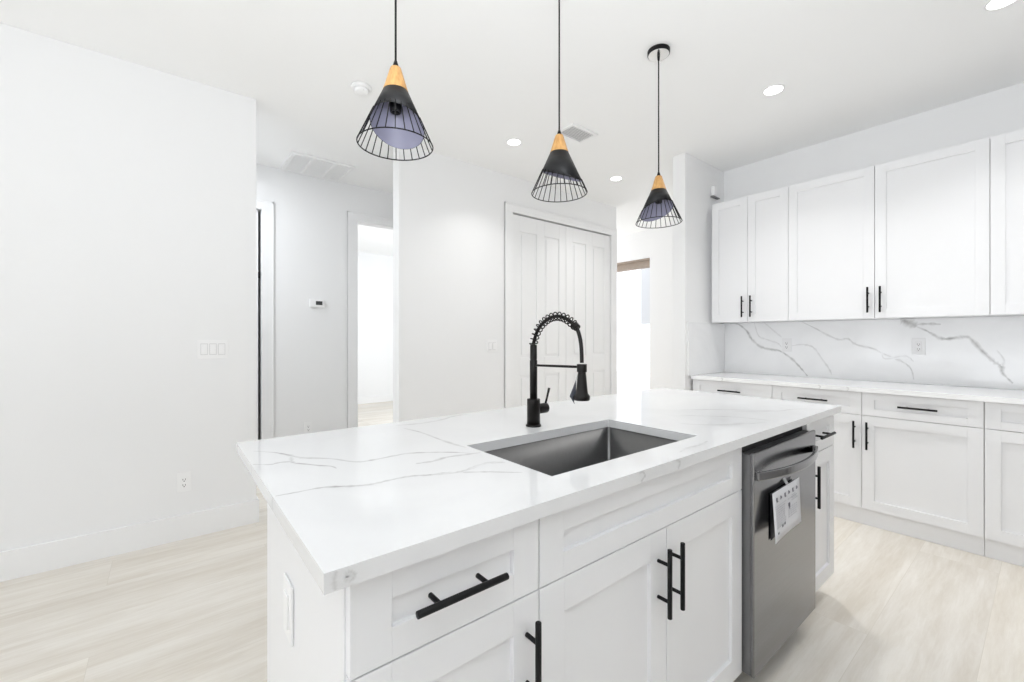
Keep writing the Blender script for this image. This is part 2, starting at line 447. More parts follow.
# panelled closet doors: two leaves, each two columns of tall over low panels
def panel_door(name, x0, x1, z0, z1, ypl, th, cols, rows, parent=None, m=None):
    q = new(); fy = ypl
    xs = [x0] + [c for pr in cols for c in pr] + [x1]
    zs = [z0] + [c for pr in rows for c in pr] + [z1]
    bx(q, x0, x1, fy+0.012, fy+th, z0, z1)
    for i in range(0, len(xs), 2): bx(q, xs[i], xs[i+1], fy, fy+0.012, z0, z1)
    for a, c in cols:
        for i in range(0, len(zs), 2): bx(q, a, c, fy, fy+0.012, zs[i], zs[i+1])
        for r0, r1 in rows:   # raised field inside each panel
            g = 0.028
            bx(q, a+g, c-g, fy+0.004, fy+0.012, r0+g, r1-g, 0.003)
    return obj(name, q, m or M['trim'], parent, 0.0025)
rows_c = [(0.13, 0.86), (1.04, 2.32)]
d = panel_door('door_1', DX0+0.006, 3.458, 0.012, DZ-0.014, YL+0.010, 0.035, [(2.795, 3.025), (3.135, 3.355)], rows_c); d['kind'] = 'structure'
d = panel_door('door_2', 3.463, DX1-0.010, 0.012, DZ-0.014, YL+0.010, 0.035, [(3.57, 3.79), (3.90, 4.12)], rows_c); d['kind'] = 'structure'
d = panel_door('door_3', -0.125, 0.666, 0.012, 2.43, YH+0.03, 0.035, [(-0.02, 0.22), (0.32, 0.56)], [(0.2, 0.95), (1.1, 2.28)]); d['kind'] = 'structure'
q = new(); bx(q, 0.666, 0.678, YH+0.028, YH+0.040, 1.80, 1.86); obj('hinge', q, M['black'], d)

# ------------------------------------------------------------------ cabinet kit
class Face:
    """a vertical cabinet front: u along it, d outwards, z up"""
    def __init__(s, o, U, N): s.o = Vector((o[0], o[1], 0)); s.U = Vector((U[0], U[1], 0)); s.N = Vector((N[0], N[1], 0))
    def p(s, u, d, z): v = s.o + s.U*u + s.N*d; return Vector((v.x, v.y, z))
    def box(s, bm, u0, u1, d0, d1, z0, z1, bevel=0.0, mi=0):
        a = s.p(u0, d0, z0); c = s.p(u1, d1, z1)
        bx(bm, a.x, c.x, a.y, c.y, a.z, c.z, bevel, mi)

def shaker(F, u0, u1, z0, z1, name, parent, stile=0.066, rail=None, th=0.02):
    rail = stile if rail is None else rail
    q = new(); e = 0.0009
    F.box(q, u0, u0+stile, -th, 0, z0, z1, e); F.box(q, u1-stile, u1, -th, 0, z0, z1, e)
    F.box(q, u0+stile, u1-stile, -th, 0, z0, z0+rail, e); F.box(q, u0+stile, u1-stile, -th, 0, z1-rail, z1, e)
    F.box(q, u0+stile-0.004, u1-stile+0.004, -th+0.002, -0.0105, z0+rail-0.004, z1-rail+0.004)
    return obj(name, q, M['cab'], parent)

def pull(F, u, z, vertical, parent, L=0.18, out=0.035):
    q = new(); r = 0.0062; cc = 0.048
    if vertical:
        cyl(q, F.p(u, out, z-L/2), F.p(u, out, z+L/2), r, seg=14)
        for s in (-cc, cc): cyl(q, F.p(u, -0.001, z+s), F.p(u, out, z+s), 0.0047, seg=12)
    else:
        cyl(q, F.p(u-L/2, out, z), F.p(u+L/2, out, z), r, seg=14)
        for s in (-cc, cc): cyl(q, F.p(u+s, -0.001, z), F.p(u+s, out, z), 0.0047, seg=12)
    return obj('handle', q, M['black'], parent, 0.0012)

G = 0.0016      # half the gap between fronts

# ------------------------------------------------------------------ island
YF = 0.655; YC = 0.675; YK = 1.256    # door faces, carcass front and back
FI = Face((0, YF), (1, 0), (0, -1))
TOPZ = 0.880
def carcass(q, x0, x1, z0=0.105, z1=0.8835, t=0.018):
    bx(q, x0, x0+t, YC, YK, z0, z1); bx(q, x1-t, x1, YC, YK, z0, z1)
    bx(q, x0+t, x1-t, YK-t, YK, z0, z1); bx(q, x0+t, x1-t, YC, YK-t, z0, z0+t)

c1 = thing('drawer_cabinet', 'white island base cabinet at the open counter end, one drawer over a door', 'cabinet', (0.40, 0.96, 0))
b = new(); bx(b, 0.229, 0.593, YC, YK, 0.105, 0.8835); obj('body', b, M['cab'], c1)
b = new(); bx(b, 0.2105, 0.2275, YC-0.001, 1.314, 0.0, 0.8835); obj('side_panel', b, M['cab'], c1, 0.001)
b = new(); bx(b, 0.2275, 0.593, YC+0.06, YC+0.078, 0, 0.105); obj('toe_kick', b, M['toe'], c1)
d = shaker(FI, 0.214, 0.596-G, 0.727+G, TOPZ, 'drawer', c1, rail=0.052); pull(FI, 0.3960, 0.8075, False, d)
d = shaker(FI, 0.214, 0.596-G, 0.106, 0.727-G, 'door', c1); pull(FI, 0.562, 0.601, True, d)

c2 = thing('sink_cabinet', 'wide white sink base cabinet with two doors meeting under a false drawer front', 'cabinet', (1.06, 0.96, 0))
b = new(); carcass(b, 0.5945, 1.5255); obj('body', b, M['cab'], c2)
b = new(); bx(b, 0.5945, 1.5255, YC+0.06, YC+0.078, 0, 0.105); obj('toe_kick', b, M['toe'], c2)
shaker(FI, 0.596+G, 1.524, 0.727+G, TOPZ, 'false_front', c2, stile=0.070, rail=0.052)
d = shaker(FI, 0.596+G, 1.065-G, 0.106, 0.727-G, 'door', c2, stile=0.072); pull(FI, 1.0235, 0.600, True, d)
d = shaker(FI, 1.065+G, 1.524, 0.106, 0.727-G, 'door', c2, stile=0.072); pull(FI, 1.0865, 0.599, True, d)

c3 = thing('drawer_cabinet', 'narrow white island base cabinet beyond the dishwasher, drawer over door', 'cabinet', (2.33, 0.96, 0))
b = new(); bx(b, 2.150, 2.519, YC, YK, 0.105, 0.8835); obj('body', b, M['cab'], c3)
b = new(); bx(b, 2.150, 2.519, YC+0.06, YC+0.078, 0, 0.105); obj('toe_kick', b, M['toe'], c3)
d = shaker(FI, 2.150, 2.521, 0.727+G, TOPZ, 'drawer', c3, rail=0.05); pull(FI, 2.307, 0.806, False, d)
d = shaker(FI, 2.150, 2.521, 0.106, 0.727-G, 'door', c3); pull(FI, 2.183, 0.600, True, d)

# dishwasher
dw = thing('dishwasher', 'stainless steel dishwasher with bowed bar handle set in the island', 'dishwasher', (1.84, 0.95, 0))
DX, DE = 1.534, 2.141; DY = 0.620
b = new(); bx(b, DX+0.004, DE-0.004, 0.668, 1.235, 0.10, 0.862); obj('tub', b, M['darkgap'], dw)
b = new(); bx(b, DX+0.02, DE-0.02, 0.76, 0.775, 0.0, 0.10); obj('toe_plate', b, M['darkgap'], dw)
b = new(); bx(b, DX, DE, DY, DY+0.012, 0.100, 0.853, 0.004); obj('door', b, M['steel'], dw)
b = new(); bx(b, DX+0.001, DE-0.001, DY+0.012, 0.667, 0.102, 0.846); obj('door_frame', b, M['dw_side'], dw, 0.002)
b = new()
n = 24; xa, xb = 1.546, 2.128; hz0, hz1 = 0.762, 0.790
prev = None
for i in range(n+1):
    t = i/n; x = xa + (xb-xa)*t; s = 2*t-1
    yo = DY - 0.012 - 0.046*(1-s*s)         # outer face
    yi = yo + 0.013
    ring = [b.verts.new((x, yo, hz0)), b.verts.new((x, yi, hz0)), b.verts.new((x, yi, hz1)), b.verts.new((x, yo, hz1))]
    if prev:
        for k in range(4):
            f = b.faces.new((prev[k], prev[(k+1) % 4], ring[(k+1) % 4], ring[k]))
    else: b.faces.new(ring)
    prev = ring
b.faces.new(prev[::-1])
hd = obj('handle', b, M['steel'], dw, 0.003)
b = new(); bx(b, xa, xa+0.016, DY-0.004, DY, hz0, hz1); obj('mount', b, M['dw_side'], hd)
b = new(); bx(b, xb-0.016, xb, DY-0.004, DY, hz0, hz1); obj('mount', b, M['dw_side'], hd)

# leaflet taped under the handle
lf = thing('leaflet', 'folded white printed leaflet taped to the dishwasher door below its handle', 'leaflet', (1.77, 0.60, 0.52))
def quad_sheet(bm, P, th=0.0008, nx=6, nz=6, bow=0.0, mi=0):
    """sheet between corners P (bl, br, tr, tl), bowed along y"""
    g = []
    for j in range(nz+1):
        row = []
        for i in range(nx+1):
            u = i/nx; v = j/nz
            p = (Vector(P[0])*(1-u) + Vector(P[1])*u)*(1-v) + (Vector(P[3])*(1-u)+Vector(P[2])*u)*v
            p.y += bow*math.sin(PI*u)*(1-v)
            row.append((bm.verts.new(p + Vector((0, -th/2, 0))), bm.verts.new(p + Vector((0, th/2, 0)))))
        g.append(row)
    for j in range(nz):
        for i in range(nx):
            a, c, e, d_ = g[j][i], g[j][i+1], g[j+1][i+1], g[j+1][i]
            for s in (0, 1):
                f = bm.faces.new((a[s], c[s], e[s], d_[s]) if s == 0 else (d_[s], e[s], c[s], a[s])); f.smooth = True
    edge = [g[0][i] for i in range(nx+1)] + [g[j][nx] for j in range(1, nz+1)] + [g[nz][i] for i in range(nx-1, -1, -1)] + [g[j][0] for j in range(nz-1, 0, -1)]
    for k in range(len(edge)):
        a = edge[k]; c = edge[(k+1) % len(edge)]
        bm.faces.new((a[0], c[0], c[1], a[1]))
# front page, tilted outwards at the foot
LP = [(1.606, 0.580, 0.546), (1.868, 0.588, 0.549), (1.904, 0.606, 0.704), (1.637, 0.602, 0.702)]
b = new(); quad_sheet(b, LP, bow=0.004); pg = obj('page', b, M['paper'], lf)
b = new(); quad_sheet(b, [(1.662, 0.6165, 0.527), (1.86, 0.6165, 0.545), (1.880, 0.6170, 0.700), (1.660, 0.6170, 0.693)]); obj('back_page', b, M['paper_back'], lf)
b = new(); quad_sheet(b, [(1.775, 0.6035, 0.698), (1.800, 0.6037, 0.698), (1.800, 0.6190, 0.722), (1.775, 0.6190, 0.722)], nx=1, nz=3); obj('tape', b, M['tape'], lf)
def on_page(u, v, off=-0.0016):
    p = (Vector(LP[0])*(1-u) + Vector(LP[1])*u)*(1-v) + (Vector(LP[3])*(1-u)+Vector(LP[2])*u)*v
    p.y += 0.004*math.sin(PI*u)*(1-v) + off
    return p
def mark(bm, u0, u1, v0, v1):
    a = [bm.verts.new(on_page(u, v)) for u, v in ((u0, v0), (u1, v0), (u1, v1), (u0, v1))]
    bm.faces.new(a)
rn = random.Random(7)
b = new()
for k in range(6):    # pictogram row at the head
    u = 0.10 + k*0.148
    if k % 2 == 0: mark(b, u, u+0.05, 0.80, 0.87); mark(b, u+0.01, u+0.07, 0.775, 0.795)
    else: mark(b, u, u+0.03, 0.79, 0.87); mark(b, u+0.035, u+0.06, 0.80, 0.845)
mark(b, 0.53, 0.60, 0.52, 0.60); mark(b, 0.56, 0.59, 0.46, 0.52); mark(b, 0.27, 0.32, 0.20, 0.25); mark(b, 0.36, 0.41, 0.215, 0.27)
mark(b, 0.10, 0.15, 0.125, 0.17)
obj('print_pattern', b, M['ink'], pg)
b = new()
mark(b, 0.06, 0.46, 0.690, 0.698)
for k in range(9):
    v = 0.645 - k*0.048
    x = 0.08
    while x < 0.40:
        w_ = rn.uniform(0.03, 0.09); mark(b, x, min(x+w_, 0.44), v-0.009, v+0.009); x += w_ + 0.018
    if k not in (1, 2, 3):
        x = 0.52
        while x < 0.84:
            w_ = rn.uniform(0.03, 0.08); mark(b, x, min(x+w_, 0.9), v-0.007+0.04, v+0.007+0.04); x += w_ + 0.02
for k in range(4): mark(b, 0.66, 0.66+rn.uniform(0.14, 0.24), 0.72-k*0.035, 0.73-k*0.035)
obj('print_pattern', b, M['ink_soft'], pg)

# countertop with the sink cut-out; veins lie in the slab's own surface
CX0, CX1, CY0, CY1 = 0.1707, 2.5466, 0.6317, 1.5954
SX0, SX1, SY0, SY1 = 0.7128, 1.3887, 0.739, 1.1124
CZ0, CZ1 = 0.884, 0.914
def smooth_line(pts, n=5):
    P = [Vector(p) for p in pts]; out = []
    for i in range(len(P)-1):
        p0 = P[max(i-1, 0)]; p1 = P[i]; p2 = P[i+1]; p3 = P[min(i+2, len(P)-1)]
        for k in range(n):
            t = k/n
            out.append(0.5*((2*p1) + (p2-p0)*t + (2*p0-5*p1+4*p2-p3)*t*t + (3*p1-p0-3*p2+p3)*t**3))
    out.append(P[-1]); return out
def vein(bm, lay, pts, w, to3, strength=0.7, taper=True, nrm=(0, 0, 1), lim=None):
    P = smooth_line([Vector((p[0], p[1])) for p in pts]); n = len(P)
    rows = []; vein.k = (vein.k + 1) % 20; lift = vein.k*0.00003*Vector(nrm)
    def put(p):
        v = to3(p) + lift
        if lim: v = Vector([min(max(c, lo), hi) for c, (lo, hi) in zip(v, lim)])
        return bm.verts.new(v)
    for i, p in enumerate(P):
        t = (P[min(i+1, n-1)] - P[max(i-1, 0)])
        if t.length < 1e-9: t = Vector((1, 0))
        t.normalize(); s = Vector((-t.y, t.x))
        ww = 1.55*w*rn.uniform(0.6, 1.25)
        if taper: ww *= min(1.0, 0.35 + 3.0*min(i, n-1-i)/n)
        rows.append(([put(p - s*ww), put(p), put(p + s*ww)], rn.uniform(0.55, 1.0)*strength))
    for (A, sa), (B, sb) in zip(rows, rows[1:]):
        for k in (0, 1):
            f = bm.faces.new((A[k], A[k+1], B[k+1], B[k])); f.material_index = 1
            for lp in f.loops:
                c = 0.0
                if lp.vert is A[1]: c = sa
                elif lp.vert is B[1]: c = sb
                lp[lay] = (c, c, c, 1)
vein.k = 0
TOP = [
(0.006, [(0.197, 1.442), (0.239, 1.39), (0.26, 1.348), (0.281, 1.294), (0.297, 1.271), (0.348, 1.221), (0.391, 1.148), (0.441, 1.138), (0.529, 1.141), (0.591, 1.109), (0.647, 1.064), (0.684, 1.017)], .8),
(0.005, [(0.175, 1.292), (0.209, 1.263), (0.233, 1.268), (0.257, 1.256), (0.262, 1.237), (0.285, 1.205), (0.307, 1.173), (0.328, 1.149), (0.333, 1.122)], .8),
(0.005, [(0.267, 1.31), (0.26, 1.261)], .5),
(0.0055, [(0.176, 1.004), (0.214, 1.001), (0.268, 0.997), (0.318, 0.967), (0.357, 0.951), (0.404, 0.952), (0.452, 0.948), (0.494, 0.927), (0.53, 0.918), (0.57, 0.891), (0.615, 0.86), (0.657, 0.821), (0.677, 0.805)], .8),
(0.006, [(0.493, 0.925), (0.544, 0.906), (0.587, 0.907), (0.65, 0.92), (0.695, 0.896)], .55),
(0.007, [(0.507, 1.034), (0.554, 1.026), (0.598, 1.037), (0.649, 1.028), (0.700, 1.019)], .7),
(0.007, [(0.67, 1.532), (0.751, 1.51), (0.856, 1.522), (0.937, 1.562), (1.012, 1.563)], .55),
(0.006, [(0.671, 1.468), (0.688, 1.365), (0.688, 1.224), (0.692, 1.138), (0.700, 1.091)], .6),
(0.008, [(1.823, 1.054), (1.981, 0.936), (2.089, 0.819), (2.158, 0.742)], .45),
(0.007, [(1.691, 0.977), (1.776, 0.891), (1.844, 0.8), (1.867, 0.695)], .4),
(0.006, [(1.531, 0.885), (1.597, 0.802), (1.698, 0.736)], .4),
(0.006, [(1.968, 0.886), (2.036, 0.819), (2.148, 0.759), (2.242, 0.74), (2.299, 0.708), (2.338, 0.645)], .45),
(0.005, [(1.7, 0.765), (1.736, 0.721), (1.82, 0.691)], .35),
(0.005, [(0.586, 0.91), (0.628, 0.921), (0.661, 0.923), (0.696, 0.904)], .4),
(0.006, [(1.147, 0.663), (1.21, 0.675), (1.275, 0.671), (1.34, 0.681)], .4),
]
b = new(); lay = b.loops.layers.float_color.new('vein')
# slab as four blocks round the cut-out, welded
def ring_slab(bm, ox0, ox1, oy0, oy1, ix0, ix1, iy0, iy1, z0, z1):
    O = [(ox0, oy0), (ox1, oy0), (ox1, oy1), (ox0, oy1)]; I = [(ix0, iy0), (ix1, iy0), (ix1, iy1), (ix0, iy1)]
    v = {}
    for nm, L_ in (('o', O), ('i', I)):
        for k, (x, y) in enumerate(L_):
            for z in (z0, z1): v[nm, k, z] = bm.verts.new((x, y, z))
    for k in range(4):
        j = (k+1) % 4
        bm.faces.new((v['o', k, z1], v['o', j, z1], v['i', j, z1], v['i', k, z1]))
        bm.faces.new((v['o', k, z0], v['i', k, z0], v['i', j, z0], v['o', j, z0]))
        bm.faces.new((v['o', k, z0], v['o', j, z0], v['o', j, z1], v['o', k, z1]))
        bm.faces.new((v['i', k, z0], v['i', k, z1], v['i', j, z1], v['i', j, z0]))
ring_slab(b, CX0, CX1, CY0, CY1, SX0, SX1, SY0, SY1, CZ0, CZ1)
for wv, pts, st in TOP: vein(b, lay, pts, wv, lambda p: Vector((p.x, p.y, CZ1+0.0002)), st, lim=((CX0+0.001, CX1-0.001), (CY0+0.001, CY1-0.001), (0, 1)))
FR = [[(0.905, 0.9125), (0.92, 0.910), (0.93, 0.900), (0.918, 0.891), (0.915, 0.8855)], [(1.07, 0.9125), (1.08, 0.911), (1.093, 0.902), (1.086, 0.892), (1.083, 0.8855)],
      [(0.186, 0.886), (0.184, 0.900), (0.187, 0.912)], [(0.198, 0.897), (0.208, 0.893), (0.213, 0.899), (0.206, 0.905), (0.199, 0.903)]]
for pts in FR: vein(b, lay, pts, 0.0035, lambda p: Vector((p.x, CY0-0.0002, p.y)), .5, taper=False, nrm=(0, -1, 0), lim=((CX0, CX1), (0, 1), (CZ0+0.001, CZ1-0.001)))
vein(b, lay, [(1.294, 0.9125), (1.290, 0.899), (1.296, 0.8855)], 0.004, lambda p: Vector((CX0-0.0002, p.x, p.y)), .5, taper=False, nrm=(-1, 0, 0), lim=((0, 1), (CY0, CY1), (CZ0+0.001, CZ1-0.001)))
vein(b, lay, [(1.004, 0.9125), (1.008, 0.899), (1.000, 0.8855)], 0.004, lambda p: Vector((CX0-0.0002, p.x, p.y)), .5, taper=False, nrm=(-1, 0, 0), lim=((0, 1), (CY0, CY1), (CZ0+0.001, CZ1-0.001)))
ct = obj('island_countertop', b, [M['quartz'], M['vein']], None)
tag(ct, 'white quartz island countertop with grey veins and a sink cut-out', 'countertop')

# undermount sink
sk = thing('kitchen_sink', 'dark stainless steel undermount sink below the island countertop cut-out', 'sink', (1.05, 0.925, 0.66))
def bowl(bm, x0, x1, y0, y1, z0, z1, r=0.012, seg=5):
    def loop(x0, x1, y0, y1, r, z):
        out = []
        for cx, cyy, a0 in ((x1-r, y1-r, 0), (x0+r, y1-r, 90), (x0+r, y0+r, 180), (x1-r, y0+r, 270)):
            for k in range(seg+1):
                a = math.radians(a0 + 90*k/seg); out.append(bm.verts.new((cx+r*math.cos(a), cyy+r*math.sin(a), z)))
        return out
    L_ = [loop(x0-0.02, x1+0.02, y0-0.02, y1+0.02, r+0.02, z1), loop(x0, x1, y0, y1, r, z1)]
    L_ += [loop(x0, x1, y0, y1, r, z0+0.014), loop(x0+0.004, x1-0.004, y0+0.004, y1-0.004, r, z0+0.004), loop(x0+0.014, x1-0.014, y0+0.014, y1-0.014, r, z0)]
    n = len(L_[0])
    for A, B in zip(L_, L_[1:]):
        for k in range(n):
            f = bm.faces.new((A[k], A[(k+1) % n], B[(k+1) % n], B[k])); f.smooth = True
    bm.faces.new(L_[-1])
b = new(); bowl(b, SX0-0.002, SX1+0.002, SY0-0.002, SY1+0.002, 0.664, 0.8825)
o = obj('bowl', b, M['steel_sink'], sk)
md = o.modifiers.new('gauge', 'SOLIDIFY'); md.thickness = 0.0012; md.offset = 1
b = new(); lathe(b, [(0.0, 0.6665), (0.028, 0.6665), (0.045, 0.670), (0.048, 0.6655), (0.0, 0.6655)], (1.05, 0.95)); obj('drain', b, M['chrome'], sk)

# ------------------------------------------------------------------ faucet
FX, FY = 1.066, 1.203
fa = thing('faucet', 'tall black spring-neck kitchen faucet standing behind the island sink', 'faucet', (FX, FY, CZ1))
b = new(); lathe(b, [(0.0, 0.9142), (0.029, 0.9142), (0.029, 0.9185), (0.0255, 0.922), (0.0, 0.922)], (FX, FY)); obj('base', b, M['faucet'], fa)
b = new(); lathe(b, [(0.0, 0.921), (0.0245, 0.921), (0.0245, 1.0125), (0.0235, 1.0155), (0.0, 1.0155)], (FX, FY)); obj('body', b, M['faucet'], fa)
b = new(); lathe(b, [(0.0, 1.0150), (0.0140, 1.0150), (0.0140, 1.157), (0.0125, 1.160), (0.0125, 1.164), (0.0132, 1.166), (0.0128, 1.214), (0.008, 1.217), (0.0, 1.217)], (FX, FY)); obj('column', b, M['faucet'], fa)
arc = [(1.203, 1.212), (1.2025, 1.222), (1.188, 1.257), (1.161, 1.289), (1.121, 1.311), (1.077, 1.318), (1.035, 1.308), (1.0, 1.287), (0.987, 1.276), (0.9735, 1.248), (0.966, 1.211), (0.9635, 1.160)]
ap = [Vector((FX, p.x, p.y)) for p in smooth_line([Vector(q) for q in arc], 6)]
b = new(); tube(b, ap, 0.0066, 10); obj('hose', b, M['faucet'], fa)
# spring wound round the hose up to the collar
stop = next(i for i, p in enumerate(ap) if p.y < 0.992)
sp = ap[:stop+1]; ln = [0.0]
for p, q in zip(sp, sp[1:]): ln.append(ln[-1] + (q-p).length)
def along(s):
    for i in range(len(ln)-1):
        if ln[i+1] >= s or i == len(ln)-2:
            t = (s-ln[i])/max(1e-9, ln[i+1]-ln[i]); d_ = (sp[i+1]-sp[i]).normalized()
            return sp[i].lerp(sp[i+1], min(max(t, 0), 1)), d_
turns = ln[-1]/0.0185; pts = []; ns = int(turns*14)
for k in range(ns+1):
    s = ln[-1]*k/ns; p, d_ = along(s); a = 2*PI*turns*k/ns
    e1 = Vector((1, 0, 0)); e2 = d_.cross(e1)
    pts.append(p + (e1*math.cos(a) + e2*math.sin(a))*0.0145)
b = new(); tube(b, pts, 0.0023, 6); obj('spring', b, M['faucet'], fa)
b = new(); p, d_ = along(ln[-1]); cyl(b, p-d_*0.010, p+d_*0.010, 0.0128, seg=18); obj('collar', b, M['faucet'], fa, 0.002)
b = new(); cyl(b, (FX, FY-0.010, 1.1405), (FX, 0.975, 1.146), 0.0044, seg=12); cyl(b, (FX, 0.9635, 1.130), (FX, 0.9635, 1.156), 0.0165, seg=20); obj('docking_arm', b, M['faucet'], fa, 0.001)
b = new(); lathe(b, [(0.0, 1.132), (0.0125, 1.132), (0.0135, 1.124), (0.0150, 1.110), (0.0182, 1.075), (0.0200, 1.060), (0.0265, 1.051), (0.0265, 1.041), (0.0245, 1.037), (0.0, 1.037)], (FX, 0.9635)); obj('spray_head', b, M['faucet'], fa)
b = new(); cyl(b, (FX+0.018, FY, 0.976), (FX+0.066, FY, 0.976), 0.0190, seg=24)
hn = obj('handle', b, M['faucet'], fa, 0.003)
b = new(); tube(b, [(FX+0.060, FY, 0.990), (FX+0.068, FY, 1.012), (FX+0.080, FY, 1.050)], [0.0042, 0.0040, 0.0048], 10); obj('lever', b, M['faucet'], hn)
# paper tag hanging at the spray head
tg = thing('hang_tag', 'small crumpled grey paper tag hanging from the faucet spray head', 'tag', (1.045, 0.975, 1.045))
b = new()
P4 = [(1.034, 0.996, 1.040), (1.050, 0.978, 1.058), (1.056, 0.975, 1.108), (1.028, 1.002, 1.072)]
quad_sheet(b, [(1.058, 0.988, 1.022), (1.060, 0.985, 1.056), (1.060, 0.984, 1.103), (1.036, 0.990, 1.050)], nx=4, nz=4, bow=0.006)
obj('paper', b, mat('grey_tag_paper', (0.20, 0.21, 0.25), 0.5, noise=0.5, nscale=60), tg)
b = new(); tube(b, [(1.060, 0.984, 1.101), (1.059, 0.979, 1.112), (1.058, 0.973, 1.124)], 0.0008, 6); obj('string', b, M['plastic_grey'], tg)

# ------------------------------------------------------------------ wall run of base cabinets
XB = 3.600
FB = Face((XB, 0), (0, -1), (-1, 0))       # u = -y
def base_cab(label, y1, y0, fronts, pulls):
    """cabinet from y1 (far) to y0; fronts: list of (kind, ya, yb, z0, z1)"""
    t = thing('base_cabinet', label, 'cabinet', (3.9, (y0+y1)/2, 0))
    q = new(); bx(q, XB+0.0205, XR-0.002, y0+0.001, y1-0.001, 0.105, 0.8835); obj('body', q, M['cab'], t)
    q = new(); bx(q, XB+0.028, XB+0.045, y0+0.001, y1-0.001, 0, 0.105); obj('toe_kick', q, M['toe'], t)
    for i, (kind, ya, yb, z0, z1) in enumerate(fronts):
        d_ = shaker(FB, -ya+G, -yb-G, z0, z1, kind, t, stile=0.062, rail=0.045 if kind == 'drawer' else 0.062)
        for (j, u, z, vert) in pulls:
            if j == i: pull(FB, -u, z, vert, d_)
    return t
ZS = 0.730
base_cab('white wall base cabinet at the return wall, single drawer partly hidden behind the island', 1.962, 1.326,
    [('drawer', 1.962, 1.326, ZS+G, TOPZ), ('door', 1.962, 1.645, 0.113, ZS-G), ('door', 1.645, 1.326, 0.113, ZS-G)],
    [(0, 1.637, 0.807, False), (1, 1.68, 0.60, True), (2, 1.61, 0.60, True)])
base_cab('white wall base cabinet with two drawers over two doors below the veined backsplash', 1.326, 0.234,
    [('drawer', 1.326, 0.783, ZS+G, TOPZ), ('door', 1.326, 0.783, 0.113, ZS-G), ('drawer', 0.783, 0.234, ZS+G, TOPZ), ('door', 0.783, 0.234, 0.113, ZS-G)],
    [(0, 1.055, 0.808, False), (1, 0.820, 0.60, True), (2, 0.509, 0.808, False), (3, 0.7515, 0.60, True)])
base_cab('white wall base cabinet cut off by the picture edge', 0.234, -0.68,
    [('drawer', 0.234, -0.68, ZS+G, TOPZ), ('door', 0.234, -0.223, 0.113, ZS-G), ('door', -0.223, -0.68, 0.113, ZS-G)],
    [(0, -0.22, 0.808, False), (1, -0.19, 0.60, True), (2, -0.26, 0.60, True)])

b = new(); lay = b.loops.layers.float_color.new('vein')
bx(b, 3.574, XR-0.001, -0.70, 1.9635, CZ0, CZ1)
for pts in ([(3.62, 1.75), (3.66, 1.62), (3.64, 1.45)], [(3.60, 1.06), (3.66, 0.98), (3.72, 0.94)], [(3.64, 0.72), (3.70, 0.62), (3.68, 0.5)]):
    vein(b, lay, pts, 0.006, lambda p: Vector((p.x, p.y, CZ1+0.0002)), .5)
for y in (1.70, 1.02, 0.86): vein(b, lay, [(y, 0.9125), (y-0.012, 0.900), (y-0.004, 0.886)], 0.005, lambda p: Vector((3.574-0.0002, p.x, p.y)), .6, taper=False, nrm=(-1, 0, 0), lim=((0, 9), (-1, 2), (CZ0+0.001, CZ1-0.001)))
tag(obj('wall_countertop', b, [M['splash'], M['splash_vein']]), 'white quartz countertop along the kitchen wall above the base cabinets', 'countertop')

BS = [
(0.0098, [(1.915, 1.379), (1.835, 1.369), (1.758, 1.3), (1.721, 1.234), (1.647, 1.164), (1.563, 1.139), (1.483, 1.126), (1.393, 1.061), (1.329, 0.99), (1.276, 0.921)], .9),
(0.0070, [(1.696, 1.379), (1.659, 1.26), (1.587, 1.226), (1.505, 1.196), (1.471, 1.159)], .45),
(0.0070, [(1.611, 1.379), (1.54, 1.311), (1.471, 1.247)], .45),
(0.0070, [(1.393, 1.173), (1.318, 1.186), (1.235, 1.163), (1.174, 1.07), (1.125, 0.99), (1.106, 0.94)], .45),
(0.0077, [(1.318, 1.378), (1.215, 1.318), (1.135, 1.265), (1.058, 1.228), (1.002, 1.235), (0.948, 1.19), (0.843, 1.159), (0.792, 1.127), (0.678, 1.067), (0.631, 1.017), (0.616, 0.942)], .6),
(0.0070, [(0.792, 1.138), (0.775, 1.085), (0.663, 1.11), (0.616, 1.07)], .4),
(0.0280, [(0.686, 1.379), (0.647, 1.359), (0.601, 1.322)], 1.0),
(0.0105, [(0.604, 1.324), (0.541, 1.287), (0.469, 1.236), (0.385, 1.246), (0.338, 1.24), (0.28, 1.151), (0.229, 1.087), (0.198, 1.057), (0.192, 1.014), (0.15, 0.953)], 1.0),
(0.0084, [(0.601, 1.339), (0.541, 1.341), (0.476, 1.336)], .8),
(0.0070, [(0.217, 1.162), (0.186, 1.098), (0.198, 1.06)], .5),
]
b = new(); lay = b.loops.layers.float_color.new('vein')
bx(b, XR-0.015, XR-0.0005, -0.70, YR-0.0155, CZ1+0.0005, 1.380)
for wv, pts, st in BS: vein(b, lay, pts, wv, lambda p: Vector((XR-0.0152, p.x, p.y)), st, nrm=(-1, 0, 0), lim=((0, 9), (-0.69, 1.96), (0.916, 1.3785)))
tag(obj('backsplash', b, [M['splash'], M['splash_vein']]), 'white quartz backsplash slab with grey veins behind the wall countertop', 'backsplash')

b = new(); bx(b, 3.545, XR-0.0155, YR-0.015, YR-0.0005, CZ1+0.0005, 1.380)
tag(obj('backsplash', b, M['splash']), 'short plain white backsplash slab on the return wall at the counter end', 'backsplash')

